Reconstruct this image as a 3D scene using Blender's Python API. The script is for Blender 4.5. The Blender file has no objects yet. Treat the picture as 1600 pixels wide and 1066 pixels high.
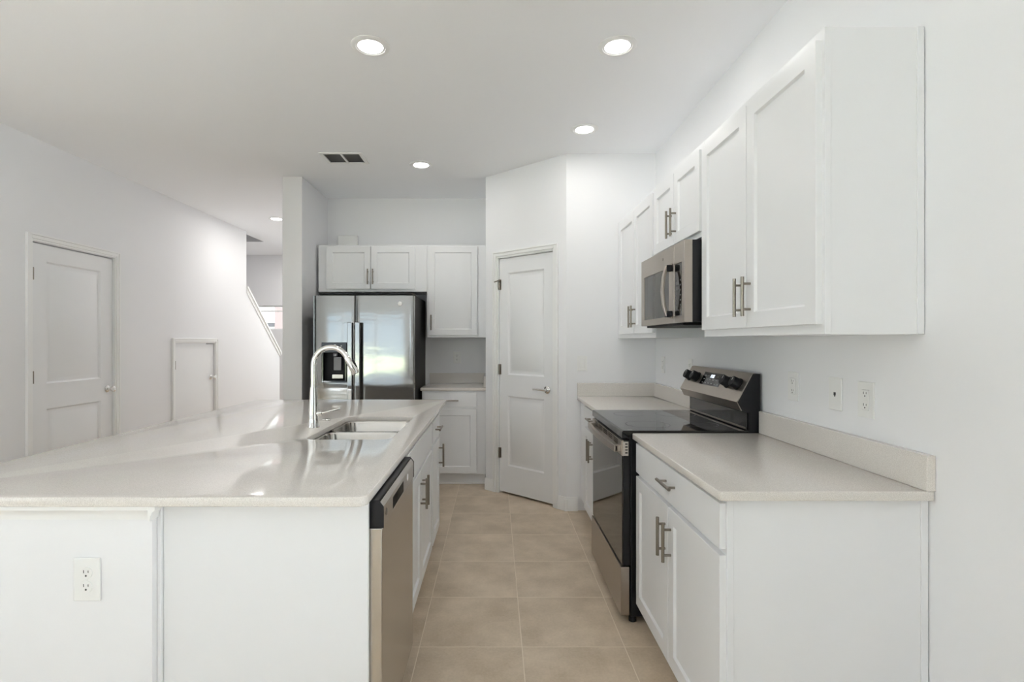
import bpy, bmesh, math
from mathutils import Matrix, Vector

sc = bpy.context.scene
PI = math.pi
# ------------------------------------------------------------------ camera
CAMZ = 1.34
cam_d = bpy.data.cameras.new('camera')
cam = bpy.data.objects.new('camera', cam_d)
sc.collection.objects.link(cam)
cam.location = (0, 0, CAMZ)
cam.rotation_euler = (PI / 2, 0, 0)
cam_d.sensor_width = 36.0
cam_d.lens = 36.0 * 827 / 1600
cam_d.shift_x = 27 / 1600
cam_d.clip_start = 0.02
sc.camera = cam
# ------------------------------------------------------------------ view, world, daylight
sc.view_settings.view_transform = 'Standard'
sc.view_settings.look = 'None'
sc.view_settings.gamma = 1
sc.view_settings.use_curve_mapping = False
sc.view_settings.exposure = 0.13
SKY = 2.0
LAMP_W = 2.5
LAMP_FAR = 6.5
sc.cycles.max_bounces = 14
sc.cycles.diffuse_bounces = 8
sc.cycles.glossy_bounces = 5
sc.cycles.transparent_max_bounces = 8
sc.cycles.sample_clamp_indirect = 8.0
sc.cycles.use_denoising = True

world = bpy.data.worlds.new('sky')
sc.world = world
world.use_nodes = True
nt = world.node_tree
nt.nodes.clear()
wo = nt.nodes.new('ShaderNodeOutputWorld')
bg = nt.nodes.new('ShaderNodeBackground')
tc = nt.nodes.new('ShaderNodeTexCoord')
ns = nt.nodes.new('ShaderNodeTexNoise')
ns.inputs['Scale'].default_value = 2.6
ns.inputs['Detail'].default_value = 5
rp = nt.nodes.new('ShaderNodeValToRGB')
rp.color_ramp.elements[0].position = 0.36
rp.color_ramp.elements[0].color = (0.70, 0.82, 0.95, 1)
rp.color_ramp.elements[1].position = 0.58
rp.color_ramp.elements[1].color = (1.0, 1.0, 1.0, 1)
nt.links.new(tc.outputs['Generated'], ns.inputs['Vector'])
nt.links.new(ns.outputs['Fac'], rp.inputs['Fac'])
nt.links.new(rp.outputs['Color'], bg.inputs['Color'])
bg.inputs['Strength'].default_value = SKY
nt.links.new(bg.outputs['Background'], wo.inputs['Surface'])

ROOM_REAR = -5.0
def portal(cx, cy, cz, sx, sz, rot):
    l = bpy.data.lights.new('sky_portal', 'AREA')
    l.shape = 'RECTANGLE'
    l.size, l.size_y = sx, sz
    l.cycles.is_portal = True
    o = bpy.data.objects.new('sky_portal', l)
    o.location = (cx, cy, cz)
    o.rotation_euler = rot
    sc.collection.objects.link(o)
# daylight comes in through the sliding door and the window in the rear wall
SLIDE = (-5.0, -1.75, 0.05, 2.08)
REARWIN = (-1.1, -0.4, 0.90, 2.08)
LEFT_FILL_WIN = (-4.4, 1.0, 0.10, 2.65)     # along Y, added to the living room's side wall to light the right
RIGHT_FILL_WIN = (-4.6, 0.85, 0.10, 2.70)   # along Y, added in the right wall behind camera to light the left
for (a, b, c, d) in (SLIDE, REARWIN):
    portal((a + b) / 2, ROOM_REAR - 0.16, (c + d) / 2, b - a, d - c, (PI / 2, 0, 0))
a, b, c, d = LEFT_FILL_WIN
portal(-6.12, (a + b) / 2, (c + d) / 2, b - a, d - c, (PI / 2, 0, -PI / 2))
a, b, c, d = RIGHT_FILL_WIN
portal(1.273 + 0.14, (a + b) / 2, (c + d) / 2, b - a, d - c, (PI / 2, 0, PI / 2))

portal(-2.75, 9.13 + 0.16, 1.2, 1.1, 2.1, (-PI / 2, 0, 0))
sun_d = bpy.data.lights.new('sun', 'SUN')
sun_d.energy = 68.0
sun_d.angle = math.radians(1.0)
sun_d.color = (0.93, 0.955, 1.0)
sun = bpy.data.objects.new('sun', sun_d)
sun.rotation_euler = (math.radians(-24), math.radians(4), 0)   # high, from the street side: lights the patio, not the rooms
sc.collection.objects.link(sun)

# ------------------------------------------------------------------ materials
def mat(name, col, rough=0.5, metal=0.0, spec=0.5, coat=0.0, bump=None, emit=None, var=None):
    m = bpy.data.materials.new(name)
    m.use_nodes = True
    t = m.node_tree
    b = t.nodes['Principled BSDF']
    b.inputs['Base Color'].default_value = (*col, 1)
    b.inputs['Roughness'].default_value = rough
    b.inputs['Metallic'].default_value = metal
    b.inputs['Specular IOR Level'].default_value = spec
    b.inputs['Coat Weight'].default_value = coat
    b.inputs['Coat Roughness'].default_value = 0.05
    if emit:
        b.inputs['Emission Color'].default_value = (*emit[0], 1)
        b.inputs['Emission Strength'].default_value = emit[1]
    if bump or var:
        g = t.nodes.new('ShaderNodeTexCoord')
        mp = t.nodes.new('ShaderNodeMapping')
        t.links.new(g.outputs['Object'], mp.inputs['Vector'])
    if bump:
        scale, strength, dist, stretch = bump
        mp.inputs['Scale'].default_value = stretch
        n = t.nodes.new('ShaderNodeTexNoise')
        n.inputs['Scale'].default_value = scale
        n.inputs['Detail'].default_value = 3
        t.links.new(mp.outputs['Vector'], n.inputs['Vector'])
        bp = t.nodes.new('ShaderNodeBump')
        bp.inputs['Strength'].default_value = strength
        bp.inputs['Distance'].default_value = dist
        t.links.new(n.outputs['Fac'], bp.inputs['Height'])
        t.links.new(bp.outputs['Normal'], b.inputs['Normal'])
    if var:
        vs, amount, stretch = var
        mp2 = t.nodes.new('ShaderNodeMapping')
        mp2.inputs['Scale'].default_value = stretch
        t.links.new(g.outputs['Object'], mp2.inputs['Vector'])
        n2 = t.nodes.new('ShaderNodeTexNoise')
        n2.inputs['Scale'].default_value = vs
        n2.inputs['Detail'].default_value = 4
        t.links.new(mp2.outputs['Vector'], n2.inputs['Vector'])
        r2 = t.nodes.new('ShaderNodeMapRange')
        r2.inputs['From Min'].default_value = 0.3
        r2.inputs['From Max'].default_value = 0.7
        r2.inputs['To Min'].default_value = 1 - amount
        r2.inputs['To Max'].default_value = 1 + amount
        t.links.new(n2.outputs['Fac'], r2.inputs['Value'])
        mx = t.nodes.new('ShaderNodeVectorMath')
        mx.operation = 'SCALE'
        mx.inputs[0].default_value = col
        t.links.new(r2.outputs['Result'], mx.inputs['Scale'])
        t.links.new(mx.outputs['Vector'], b.inputs['Base Color'])
    return m

ONE = (1, 1, 1)
M = {}
M['wall'] = mat('wall_paint', (0.828, 0.83, 0.846), 0.6, spec=0.3, bump=(160, 0.06, 0.002, ONE))
M['ceiling'] = mat('ceiling_paint', (0.91, 0.918, 0.938), 0.8, spec=0.2, bump=(90, 0.10, 0.003, ONE))
M['trim'] = mat('trim_enamel', (0.86, 0.86, 0.855), 0.32, bump=(60, 0.03, 0.001, ONE))
M['door'] = mat('door_enamel', (0.815, 0.82, 0.83), 0.35, bump=(70, 0.03, 0.001, ONE))
M['cab'] = mat('cabinet_lacquer', (0.805, 0.81, 0.825), 0.33, bump=(50, 0.02, 0.001, ONE))
M['steel'] = mat('brushed_steel', (0.56, 0.53, 0.49), 0.27, 1.0, bump=(40, 0.05, 0.001, (1, 1, 40)), var=(30, 0.05, (1, 1, 60)))
M['steel_h'] = mat('brushed_steel_fine', (0.43, 0.385, 0.34), 0.3, 1.0, bump=(40, 0.04, 0.001, (60, 1, 60)), var=(30, 0.05, (60, 1, 60)))
M['fridge'] = mat('fridge_steel', (0.37, 0.37, 0.365), 0.09, 1.0, bump=(1.6, 0.05, 0.03, (1, 1, 3)))
M['chrome'] = mat('polished_chrome', (0.80, 0.79, 0.77), 0.06, 1.0, bump=(20, 0.01, 0.001, ONE))
M['sinksteel'] = mat('sink_steel', (0.50, 0.48, 0.455), 0.14, 1.0, bump=(30, 0.03, 0.001, (30, 1, 1)))
M['nickel'] = mat('satin_nickel', (0.27, 0.24, 0.205), 0.34, 1.0, bump=(90, 0.03, 0.0005, ONE))
M['blackglass'] = mat('black_glass', (0.006, 0.006, 0.006), 0.04, spec=0.6, bump=(3, 0.004, 0.01, ONE))
M['ovenglass'] = mat('oven_door_glass', (0.012, 0.009, 0.006), 0.03, spec=0.55, bump=(3, 0.004, 0.01, ONE))
M['black'] = mat('black_enamel', (0.008, 0.008, 0.010), 0.35, spec=0.3, bump=(120, 0.03, 0.001, ONE))
M['blackmatte'] = mat('black_plastic', (0.008, 0.008, 0.010), 0.5, spec=0.3, bump=(150, 0.05, 0.001, ONE))
M['charcoal'] = mat('charcoal_panel', (0.010, 0.0095, 0.009), 0.55, spec=0.3, bump=(150, 0.05, 0.001, ONE))
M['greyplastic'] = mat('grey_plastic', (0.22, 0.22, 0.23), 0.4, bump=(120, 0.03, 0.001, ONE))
M['plate'] = mat('outlet_plastic', (0.83, 0.83, 0.82), 0.3, bump=(80, 0.01, 0.001, ONE))
M['slot'] = mat('slot_dark', (0.05, 0.05, 0.05), 0.6, bump=(80, 0.01, 0.001, ONE))
M['ventdark'] = mat('vent_duct', (0.22, 0.22, 0.22), 0.8, bump=(80, 0.02, 0.001, ONE))
M['ventslat'] = mat('vent_slat', (0.55, 0.55, 0.545), 0.5, bump=(80, 0.02, 0.001, ONE))
M['lens'] = mat('lamp_lens', (0.9, 0.9, 0.9), 0.4, emit=((1.0, 0.97, 0.93), 14.0), bump=(50, 0.02, 0.001, ONE))
M['digits'] = mat('lit_digits', (0.9, 0.95, 1.0), 0.4, emit=((0.85, 0.93, 1.0), 1.3), bump=(50, 0.0, 0.001, ONE))
M['legend'] = mat('printed_legend', (0.35, 0.35, 0.35), 0.5, bump=(50, 0.0, 0.001, ONE))
M['grass'] = mat('lawn_grass', (0.17, 0.18, 0.12), 0.9, bump=(40, 0.5, 0.05, ONE), var=(3, 0.3, ONE))
M['pink'] = mat('pink_stucco', (0.52, 0.40, 0.39), 0.9, bump=(60, 0.2, 0.01, ONE))
M['roofing'] = mat('roof_shingle', (0.22, 0.22, 0.24), 0.9, bump=(40, 0.3, 0.02, ONE))
M['slab'] = mat('patio_concrete', (0.66, 0.66, 0.665), 0.9, bump=(30, 0.2, 0.01, ONE))

def quartz():
    m = mat('quartz', (0.62, 0.59, 0.555), 0.07, spec=0.4)
    t = m.node_tree
    b = t.nodes['Principled BSDF']
    g = t.nodes.new('ShaderNodeTexCoord')
    n = t.nodes.new('ShaderNodeTexNoise')
    n.inputs['Scale'].default_value = 420
    n.inputs['Detail'].default_value = 2
    n2 = t.nodes.new('ShaderNodeTexVoronoi')
    n2.inputs['Scale'].default_value = 260
    t.links.new(g.outputs['Object'], n.inputs['Vector'])
    t.links.new(g.outputs['Object'], n2.inputs['Vector'])
    r = t.nodes.new('ShaderNodeValToRGB')
    r.color_ramp.elements[0].position = 0.35
    r.color_ramp.elements[0].color = (0.615, 0.578, 0.54, 1)
    r.color_ramp.elements[1].position = 0.62
    r.color_ramp.elements[1].color = (0.765, 0.73, 0.69, 1)
    t.links.new(n.outputs['Fac'], r.inputs['Fac'])
    mx = t.nodes.new('ShaderNodeMix')
    mx.data_type = 'RGBA'
    mr = t.nodes.new('ShaderNodeMapRange')
    mr.inputs['From Min'].default_value = 0.0
    mr.inputs['From Max'].default_value = 0.25
    mr.inputs['To Min'].default_value = 0.35
    mr.inputs['To Max'].default_value = 0.0
    t.links.new(n2.outputs['Distance'], mr.inputs['Value'])
    t.links.new(mr.outputs['Result'], mx.inputs['Factor'])
    t.links.new(r.outputs['Color'], mx.inputs['A'])
    mx.inputs['B'].default_value = (0.80, 0.78, 0.75, 1)
    t.links.new(mx.outputs['Result'], b.inputs['Base Color'])
    return m
M['quartz'] = quartz()

def tilefloor():
    m = mat('floor_tile', (0.4, 0.33, 0.26), 0.34, spec=0.45)
    t = m.node_tree
    b = t.nodes['Principled BSDF']
    L = t.links.new
    g = t.nodes.new('ShaderNodeNewGeometry')
    sp = t.nodes.new('ShaderNodeSeparateXYZ')
    L(g.outputs['Position'], sp.inputs[0])
    def math_(op, a, bb=None, c=None):
        n = t.nodes.new('ShaderNodeMath')
        n.operation = op
        for i, v in enumerate((a, bb, c)):
            if v is None:
                continue
            if isinstance(v, (int, float)):
                n.inputs[i].default_value = v
            else:
                L(v, n.inputs[i])
        return n.outputs[0]
    S = 0.4493
    fx = math_('DIVIDE', math_('SUBTRACT', sp.outputs['X'], 0.1195), S)
    fy = math_('DIVIDE', math_('SUBTRACT', sp.outputs['Y'], 2.318), S)
    def edge(f):
        fr = math_('FRACT', f)
        return math_('MINIMUM', fr, math_('SUBTRACT', 1.0, fr))
    e = math_('MINIMUM', edge(fx), edge(fy))
    line = t.nodes.new('ShaderNodeMapRange')
    line.inputs['From Min'].default_value = 0.0030
    line.inputs['From Max'].default_value = 0.0058
    line.inputs['To Min'].default_value = 1
    line.inputs['To Max'].default_value = 0
    L(e, line.inputs['Value'])
    cid = t.nodes.new('ShaderNodeCombineXYZ')
    L(math_('FLOOR', fx), cid.inputs[0])
    L(math_('FLOOR', fy), cid.inputs[1])
    wn = t.nodes.new('ShaderNodeTexWhiteNoise')
    wn.noise_dimensions = '3D'
    L(cid.outputs[0], wn.inputs['Vector'])
    off = t.nodes.new('ShaderNodeVectorMath')
    off.operation = 'MULTIPLY_ADD'
    L(wn.outputs['Color'], off.inputs[0])
    off.inputs[1].default_value = (13, 17, 0)
    L(g.outputs['Position'], off.inputs[2])
    n1 = t.nodes.new('ShaderNodeTexNoise')
    n1.inputs['Scale'].default_value = 4.5
    n1.inputs['Detail'].default_value = 6
    n1.inputs['Roughness'].default_value = 0.6
    L(off.outputs[0], n1.inputs['Vector'])
    n2 = t.nodes.new('ShaderNodeTexNoise')
    n2.inputs['Scale'].default_value = 90
    n2.inputs['Detail'].default_value = 3
    L(g.outputs['Position'], n2.inputs['Vector'])
    r = t.nodes.new('ShaderNodeValToRGB')
    r.color_ramp.elements[0].position = 0.32
    r.color_ramp.elements[0].color = (0.455, 0.365, 0.266, 1)
    r.color_ramp.elements[1].position = 0.70
    r.color_ramp.elements[1].color = (0.65, 0.54, 0.418, 1)
    v = math_('ADD', n1.outputs['Fac'], math_('MULTIPLY', math_('SUBTRACT', n2.outputs['Fac'], 0.5), 0.25))
    v = math_('ADD', v, math_('MULTIPLY', math_('SUBTRACT', wn.outputs['Value'], 0.5), 0.10))
    L(v, r.inputs['Fac'])
    mx = t.nodes.new('ShaderNodeMix')
    mx.data_type = 'RGBA'
    L(line.outputs['Result'], mx.inputs['Factor'])
    L(r.outputs['Color'], mx.inputs['A'])
    mx.inputs['B'].default_value = (0.73, 0.64, 0.53, 1)
    L(mx.outputs['Result'], b.inputs['Base Color'])
    rr = t.nodes.new('ShaderNodeMapRange')
    rr.inputs['To Min'].default_value = 0.36
    rr.inputs['To Max'].default_value = 0.8
    L(line.outputs['Result'], rr.inputs['Value'])
    L(rr.outputs['Result'], b.inputs['Roughness'])
    bp = t.nodes.new('ShaderNodeBump')
    bp.inputs['Strength'].default_value = 0.35
    bp.inputs['Distance'].default_value = 0.002
    L(math_('SUBTRACT', 1.0, line.outputs['Result']), bp.inputs['Height'])
    L(bp.outputs['Normal'], b.inputs['Normal'])
    return m
M['tile'] = tilefloor()

def pane_mat():
    m = bpy.data.materials.new('window_glass')
    m.use_nodes = True
    t = m.node_tree
    t.nodes.clear()
    o = t.nodes.new('ShaderNodeOutputMaterial')
    mix = t.nodes.new('ShaderNodeMixShader')
    tr = t.nodes.new('ShaderNodeBsdfTransparent')
    tr.inputs['Color'].default_value = (0.96, 0.98, 0.97, 1)
    gl = t.nodes.new('ShaderNodeBsdfGlossy')
    gl.inputs['Roughness'].default_value = 0.02
    fr = t.nodes.new('ShaderNodeFresnel')
    fr.inputs['IOR'].default_value = 1.3
    t.links.new(fr.outputs[0], mix.inputs['Fac'])
    t.links.new(tr.outputs[0], mix.inputs[1])
    t.links.new(gl.outputs[0], mix.inputs[2])
    t.links.new(mix.outputs[0], o.inputs['Surface'])
    return m
M['pane'] = pane_mat()

# ------------------------------------------------------------------ mesh helpers
class MB:
    """collects shapes into one mesh"""
    def __init__(self):
        self.bm = bmesh.new()
    def face(self, cos, smooth=False):
        vs = [self.bm.verts.new(c) for c in cos]
        f = self.bm.faces.new(vs)
        f.smooth = smooth
        return f
    def box(self, x0, x1, y0, y1, z0, z1):
        v = [self.bm.verts.new((x, y, z)) for x in (x0, x1) for y in (y0, y1) for z in (z0, z1)]
        for q in ((0, 1, 3, 2), (4, 6, 7, 5), (0, 4, 5, 1), (2, 3, 7, 6), (0, 2, 6, 4), (1, 5, 7, 3)):
            self.bm.faces.new([v[i] for i in q])
        return self
    def prism(self, pts, fn, a, b):
        """pts: 2D outline, fn(u, v, w) -> point, swept from w=a to w=b"""
        lo = [self.bm.verts.new(fn(u, v, a)) for u, v in pts]
        hi = [self.bm.verts.new(fn(u, v, b)) for u, v in pts]
        n = len(pts)
        self.bm.faces.new(lo)
        self.bm.faces.new(hi[::-1])
        for i in range(n):
            f = self.bm.faces.new([lo[i], hi[i], hi[(i + 1) % n], lo[(i + 1) % n]])
        return self
    def rings(self, rings, cap0=True, cap1=True, closed=False):
        R = [[self.bm.verts.new(c) for c in r] for r in rings]
        n = len(R[0])
        seq = list(range(len(R))) + ([0] if closed else [])
        for a, b in zip(seq, seq[1:]):
            for i in range(n):
                f = self.bm.faces.new([R[a][i], R[a][(i + 1) % n], R[b][(i + 1) % n], R[b][i]])
                f.smooth = True
        if not closed:
            if cap0:
                self.bm.faces.new(R[0][::-1])
            if cap1:
                self.bm.faces.new(R[-1])
        return self
    def cyl(self, p0, p1, r0, r1=None, seg=16):
        return self.tube([p0, p1], [r0, r0 if r1 is None else r1], seg)
    def tube(self, path, radii, seg=16, caps=True):
        path = [Vector(p) for p in path]
        if isinstance(radii, (int, float)):
            radii = [radii] * len(path)
        rings = []
        t0 = (path[1] - path[0]).normalized()
        up = Vector((0, 0, 1)) if abs(t0.z) < 0.9 else Vector((0, 1, 0))
        for i, p in enumerate(path):
            a = path[max(i - 1, 0)]
            b = path[min(i + 1, len(path) - 1)]
            t = (b - a).normalized()
            s = t.cross(up)
            if s.length < 1e-4:
                s = t.cross(Vector((1, 0, 0)))
            s.normalize()
            u = s.cross(t).normalized()
            rings.append([p + (s * math.cos(k * 2 * PI / seg) + u * math.sin(k * 2 * PI / seg)) * radii[i] for k in range(seg)])
        return self.rings(rings, caps, caps)
    def lathe(self, prof, c, axis='z', seg=32):
        rings = []
        for r, h in prof:
            ring = []
            for k in range(seg):
                a, b = r * math.cos(2 * PI * k / seg), r * math.sin(2 * PI * k / seg)
                ring.append({'z': (c[0] + a, c[1] + b, c[2] + h), 'x': (c[0] + h, c[1] + a, c[2] + b), 'y': (c[0] + b, c[1] + h, c[2] + a)}[axis])
            rings.append(ring)
        return self.rings(rings)
    def grid(self, us, vs, filled, w0, w1, fn):
        us, vs = sorted(set(us)), sorted(set(vs))
        nu, nv = len(us) - 1, len(vs) - 1
        F = [[filled((us[i] + us[i + 1]) / 2, (vs[j] + vs[j + 1]) / 2) for j in range(nv)] for i in range(nu)]
        def ok(i, j):
            return 0 <= i < nu and 0 <= j < nv and F[i][j]
        for i in range(nu):
            for j in range(nv):
                if not F[i][j]:
                    continue
                a, b, c, d = us[i], us[i + 1], vs[j], vs[j + 1]
                self.face([fn(a, c, w0), fn(b, c, w0), fn(b, d, w0), fn(a, d, w0)])
                self.face([fn(a, c, w1), fn(a, d, w1), fn(b, d, w1), fn(b, c, w1)])
                if not ok(i - 1, j): self.face([fn(a, c, w0), fn(a, d, w0), fn(a, d, w1), fn(a, c, w1)])
                if not ok(i + 1, j): self.face([fn(b, c, w0), fn(b, c, w1), fn(b, d, w1), fn(b, d, w0)])
                if not ok(i, j - 1): self.face([fn(a, c, w0), fn(a, c, w1), fn(b, c, w1), fn(b, c, w0)])
                if not ok(i, j + 1): self.face([fn(a, d, w0), fn(b, d, w0), fn(b, d, w1), fn(a, d, w1)])
        bmesh.ops.remove_doubles(self.bm, verts=self.bm.verts, dist=1e-5)
        return self

def rrect(x0, x1, y0, y1, r, n=6):
    pts = []
    for cx, cy, a0 in ((x1 - r, y1 - r, 0), (x0 + r, y1 - r, 90), (x0 + r, y0 + r, 180), (x1 - r, y0 + r, 270)):
        for k in range(n + 1):
            a = math.radians(a0 + 90 * k / n)
            pts.append((cx + r * math.cos(a), cy + r * math.sin(a)))
    return pts

MW = {}
def thing(name, label, cat, loc=(0, 0, 0), rot=0.0, group=None):
    o = bpy.data.objects.new(name, None)
    o.empty_display_size = 0.1
    sc.collection.objects.link(o)
    o.location = loc
    o.rotation_euler = (0, 0, rot)
    o['label'] = label
    o['category'] = cat
    if group:
        o['group'] = group
    MW[o.name] = Matrix.Translation(loc) @ Matrix.Rotation(rot, 4, 'Z')
    return o

def part(name, mb, m, parent=None, bevel=0.0, world=True, label=None, smooth_angle=35):
    bm = mb.bm
    mw = MW.get(parent.name) if parent else None
    if mw is not None and world:
        bmesh.ops.transform(bm, matrix=mw.inverted(), verts=bm.verts)
    bmesh.ops.recalc_face_normals(bm, faces=bm.faces)
    for f in bm.faces:
        f.smooth = True
    me = bpy.data.meshes.new(name)
    bm.to_mesh(me)
    bm.free()
    me.set_sharp_from_angle(angle=math.radians(smooth_angle))
    me.materials.append(m)
    o = bpy.data.objects.new(name, me)
    sc.collection.objects.link(o)
    if parent:
        o.parent = parent
        MW[o.name] = mw
    if bevel:
        bv = o.modifiers.new('edge', 'BEVEL')
        bv.width = bevel
        bv.segments = 2
        bv.limit_method = 'ANGLE'
        bv.angle_limit = math.radians(40)
        bv.harden_normals = True
    if label:
        o['label'] = label
    return o

def struct(name, mb, m, parent=None, bevel=0.0, world=True):
    o = part(name, mb, m, parent, bevel, world)
    if parent is None:
        o['kind'] = 'structure'
    return o

def sframe(name, loc, rot):
    """an Empty that carries the setting's parts"""
    o = bpy.data.objects.new(name, None)
    sc.collection.objects.link(o)
    o.location = loc
    o.rotation_euler = (0, 0, rot)
    o['kind'] = 'structure'
    MW[o.name] = Matrix.Translation(loc) @ Matrix.Rotation(rot, 4, 'Z')
    return o

def dup(root, loc, rot=None, label=None):
    r = root.copy()
    sc.collection.objects.link(r)
    r.location = loc
    if rot is not None:
        r.rotation_euler = (0, 0, rot)
    if label:
        r['label'] = label
    for ch in list(root.children):
        c = ch.copy()
        sc.collection.objects.link(c)
        c.parent = r
        for g in list(ch.children):
            d = g.copy()
            sc.collection.objects.link(d)
            d.parent = c
    return r

def slab_from_outlines(outer, holes, z0, z1, bev=0.003):
    """a flat slab with a rounded outline and openings; returns an MB"""
    cu = bpy.data.curves.new('outline', 'CURVE')
    cu.dimensions = '2D'
    cu.fill_mode = 'BOTH'
    for pts in [outer] + holes:
        s = cu.splines.new('POLY')
        s.points.add(len(pts) - 1)
        for p, q in zip(s.points, pts):
            p.co = (q[0], q[1], 0, 1)
        s.use_cyclic_u = True
    cu.extrude = (z1 - z0) / 2 - bev
    cu.bevel_depth = bev
    cu.offset = -bev
    cu.bevel_resolution = 2
    ob = bpy.data.objects.new('outline', cu)
    sc.collection.objects.link(ob)
    dg = bpy.context.evaluated_depsgraph_get()
    me = bpy.data.meshes.new_from_object(ob.evaluated_get(dg))
    bpy.data.objects.remove(ob)
    bpy.data.curves.remove(cu)
    mb = MB()
    mb.bm.from_mesh(me)
    bpy.data.meshes.remove(me)
    bmesh.ops.remove_doubles(mb.bm, verts=mb.bm.verts, dist=1e-5)
    bmesh.ops.translate(mb.bm, verts=mb.bm.verts, vec=(0, 0, (z0 + z1) / 2))
    return mb

# ------------------------------------------------------------------ the setting
HC = 2.822            # ceiling
XR = 1.273            # right wall
XL = -3.35            # left wall
YB = 5.50             # kitchen back wall
YF = 9.13             # far wall of the hall
YC = 4.183            # short wall facing the camera at the right
A = Vector((0.5665, YC, 0))
B = Vector((-0.081, 4.788, 0))

floor = MB().box(-6.1, 1.42, -5.15, 9.3, -0.06, 0.0)
struct('floor', floor, M['tile'])
ce = MB()
ce.grid([-6.1, -4.55, -3.45, 1.42], [-5.15, 3.1, 7.907, 9.3], lambda u, v: not (-4.55 < u < -3.45 and 3.1 < v < 7.907), HC, HC + 0.25, lambda u, v, w: (u, v, w))
struct('ceiling', ce, M['ceiling'])
def pierced(us, vs, hole):
    return (sorted(us + list(hole[:2])), sorted(vs + list(hole[2:])), lambda u, v: not (hole[0] < u < hole[1] and hole[2] < v < hole[3]))
struct('wall_right', MB().grid(*pierced([-5.1, 5.7], [0, HC], RIGHT_FILL_WIN), XR, XR + 0.12, lambda u, v, w: (w, u, v)), M['wall'])
struct('wall_back', MB().box(-1.735, XR, YB, YB + 0.12, 0, HC), M['wall'])
struct('wall_fridge_side', MB().box(-1.9145, -1.735, 4.769, YF, 0, HC), M['wall'], bevel=0.006)
struct('wall_pantry_corner', MB().box(A.x, XR, YC, YC + 0.1, 0, HC), M['wall'])
struct('wall_pantry_side', MB().box(B.x, B.x + 0.1, B.y + 0.10, YB, 0, HC), M['wall'])
# left wall with its two doors, then the sloping knee wall of the stair
D1 = (3.832, 4.656, 2.066)
D2 = (5.541, 6.325, 1.312)
wl = MB()
wl.grid([2.95, D1[0], D1[1], D2[0], D2[1], 7.14], [0, D2[2], D1[2], HC],
        lambda u, v: not ((D1[0] < u < D1[1] and v < D1[2]) or (D2[0] < u < D2[1] and v < D2[2])),
        XL, XL - 0.1, lambda u, v, w: (w, u, v))
wl.prism([(7.14, 0), (8.245, 0), (8.245, 1.16), (7.14, 2.05)], lambda u, v, w: (w, u, v), XL, XL - 0.1)
struct('wall_left', wl, M['wall'])
def slope(off):
    return [(7.145, 2.05 + off), (8.245, 1.16 + off)]
cap = MB()
cap.prism(slope(0.0) + slope(0.036)[::-1], lambda u, v, w: (w, u, v), XL + 0.022, XL - 0.122)
cap.prism(slope(-0.06) + slope(0.0)[::-1], lambda u, v, w: (w, u, v), XL + 0.010, XL)
cap.prism([(8.245, 1.13), (8.275, 1.13), (8.275, 1.165), (8.245, 1.195)], lambda u, v, w: (w, u, v), XL + 0.022, XL - 0.122)
struct('trim_stair', cap, M['trim'])
struct('wall_stairwell', MB().box(-4.65, -4.55, 2.95, YF, 0, 4.9).box(-4.55, XL - 0.1, 3.0, 3.1, 0, 4.9)
       .box(-3.45, -3.35, 3.1, 7.9, HC + 0.25, 4.9).box(-4.55, -3.45, 7.907, 8.0, HC + 0.25, 4.9).box(-4.65, -3.35, 2.95, 8.0, 4.9, 5.0), M['wall'])
struct('wall_jog', MB().box(-6.0, XL - 0.1, 2.85, 2.95, 0, HC), M['wall'])
struct('wall_living_side', MB().grid(*pierced([-5.1, 2.95], [0, HC], LEFT_FILL_WIN), -6.1, -6.0, lambda u, v, w: (w, u, v)), M['wall'])
# rear wall with the sliding door and the window
wr = MB()
wr.grid([-6.0, SLIDE[0], SLIDE[1], REARWIN[0], REARWIN[1], XR], [0, SLIDE[2], REARWIN[2], SLIDE[3], HC],
        lambda u, v: not ((SLIDE[0] < u < SLIDE[1] and SLIDE[2] < v < SLIDE[3]) or (REARWIN[0] < u < REARWIN[1] and REARWIN[2] < v < REARWIN[3])),
        ROOM_REAR, ROOM_REAR - 0.14, lambda u, v, w: (u, w, v))
struct('wall_rear', wr, M['wall'])
# far wall of the hall with its small high window
FW = (-4.25, -3.62, 1.535, 1.955)
HALL_FILL_WIN = (-3.3, -2.1, 0.10, 2.40)      # unseen glazed opening added behind the fridge wall to light the hall
wf = MB()
wf.grid([-4.55, FW[0], FW[1], HALL_FILL_WIN[0], HALL_FILL_WIN[1], -1.915], [0, HALL_FILL_WIN[2], FW[2], FW[3], HALL_FILL_WIN[3], HC], lambda u, v: not ((FW[0] < u < FW[1] and FW[2] < v < FW[3]) or (HALL_FILL_WIN[0] < u < HALL_FILL_WIN[1] and HALL_FILL_WIN[2] < v < HALL_FILL_WIN[3])),
        YF, YF + 0.14, lambda u, v, w: (u, w, v))
struct('wall_far', wf, M['wall'])

def window(name, x0, x1, z0, z1, loc, rot, bars_x, bars_z, fw=0.045):
    """x0..x1 along the wall, measured in the window's own frame"""
    o = sframe(name, loc, rot)
    f = MB()
    ya, yb = -0.03, 0.03
    f.box(x0, x1, ya, yb, z1 - fw, z1).box(x0, x1, ya, yb, z0, z0 + fw)
    f.box(x0, x0 + fw, ya, yb, z0 + fw, z1 - fw).box(x1 - fw, x1, ya, yb, z0 + fw, z1 - fw)
    for bx in bars_x:
        f.box(bx - 0.03, bx + 0.03, ya, yb, z0 + fw, z1 - fw)
    for bz in bars_z:
        f.box(x0 + fw, x1 - fw, ya + 0.005, yb - 0.005, bz - 0.012, bz + 0.012)
    struct('window_frame', f, M['trim'], o, world=False)
    struct('glass_pane', MB().box(x0 + fw, x1 - fw, -0.003, 0.003, z0 + fw, z1 - fw), M['pane'], o, world=False)
    return o
window('window_1', *FW, (0, YF + 0.10, 0), 0, [], [1.86], 0.022)
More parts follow.
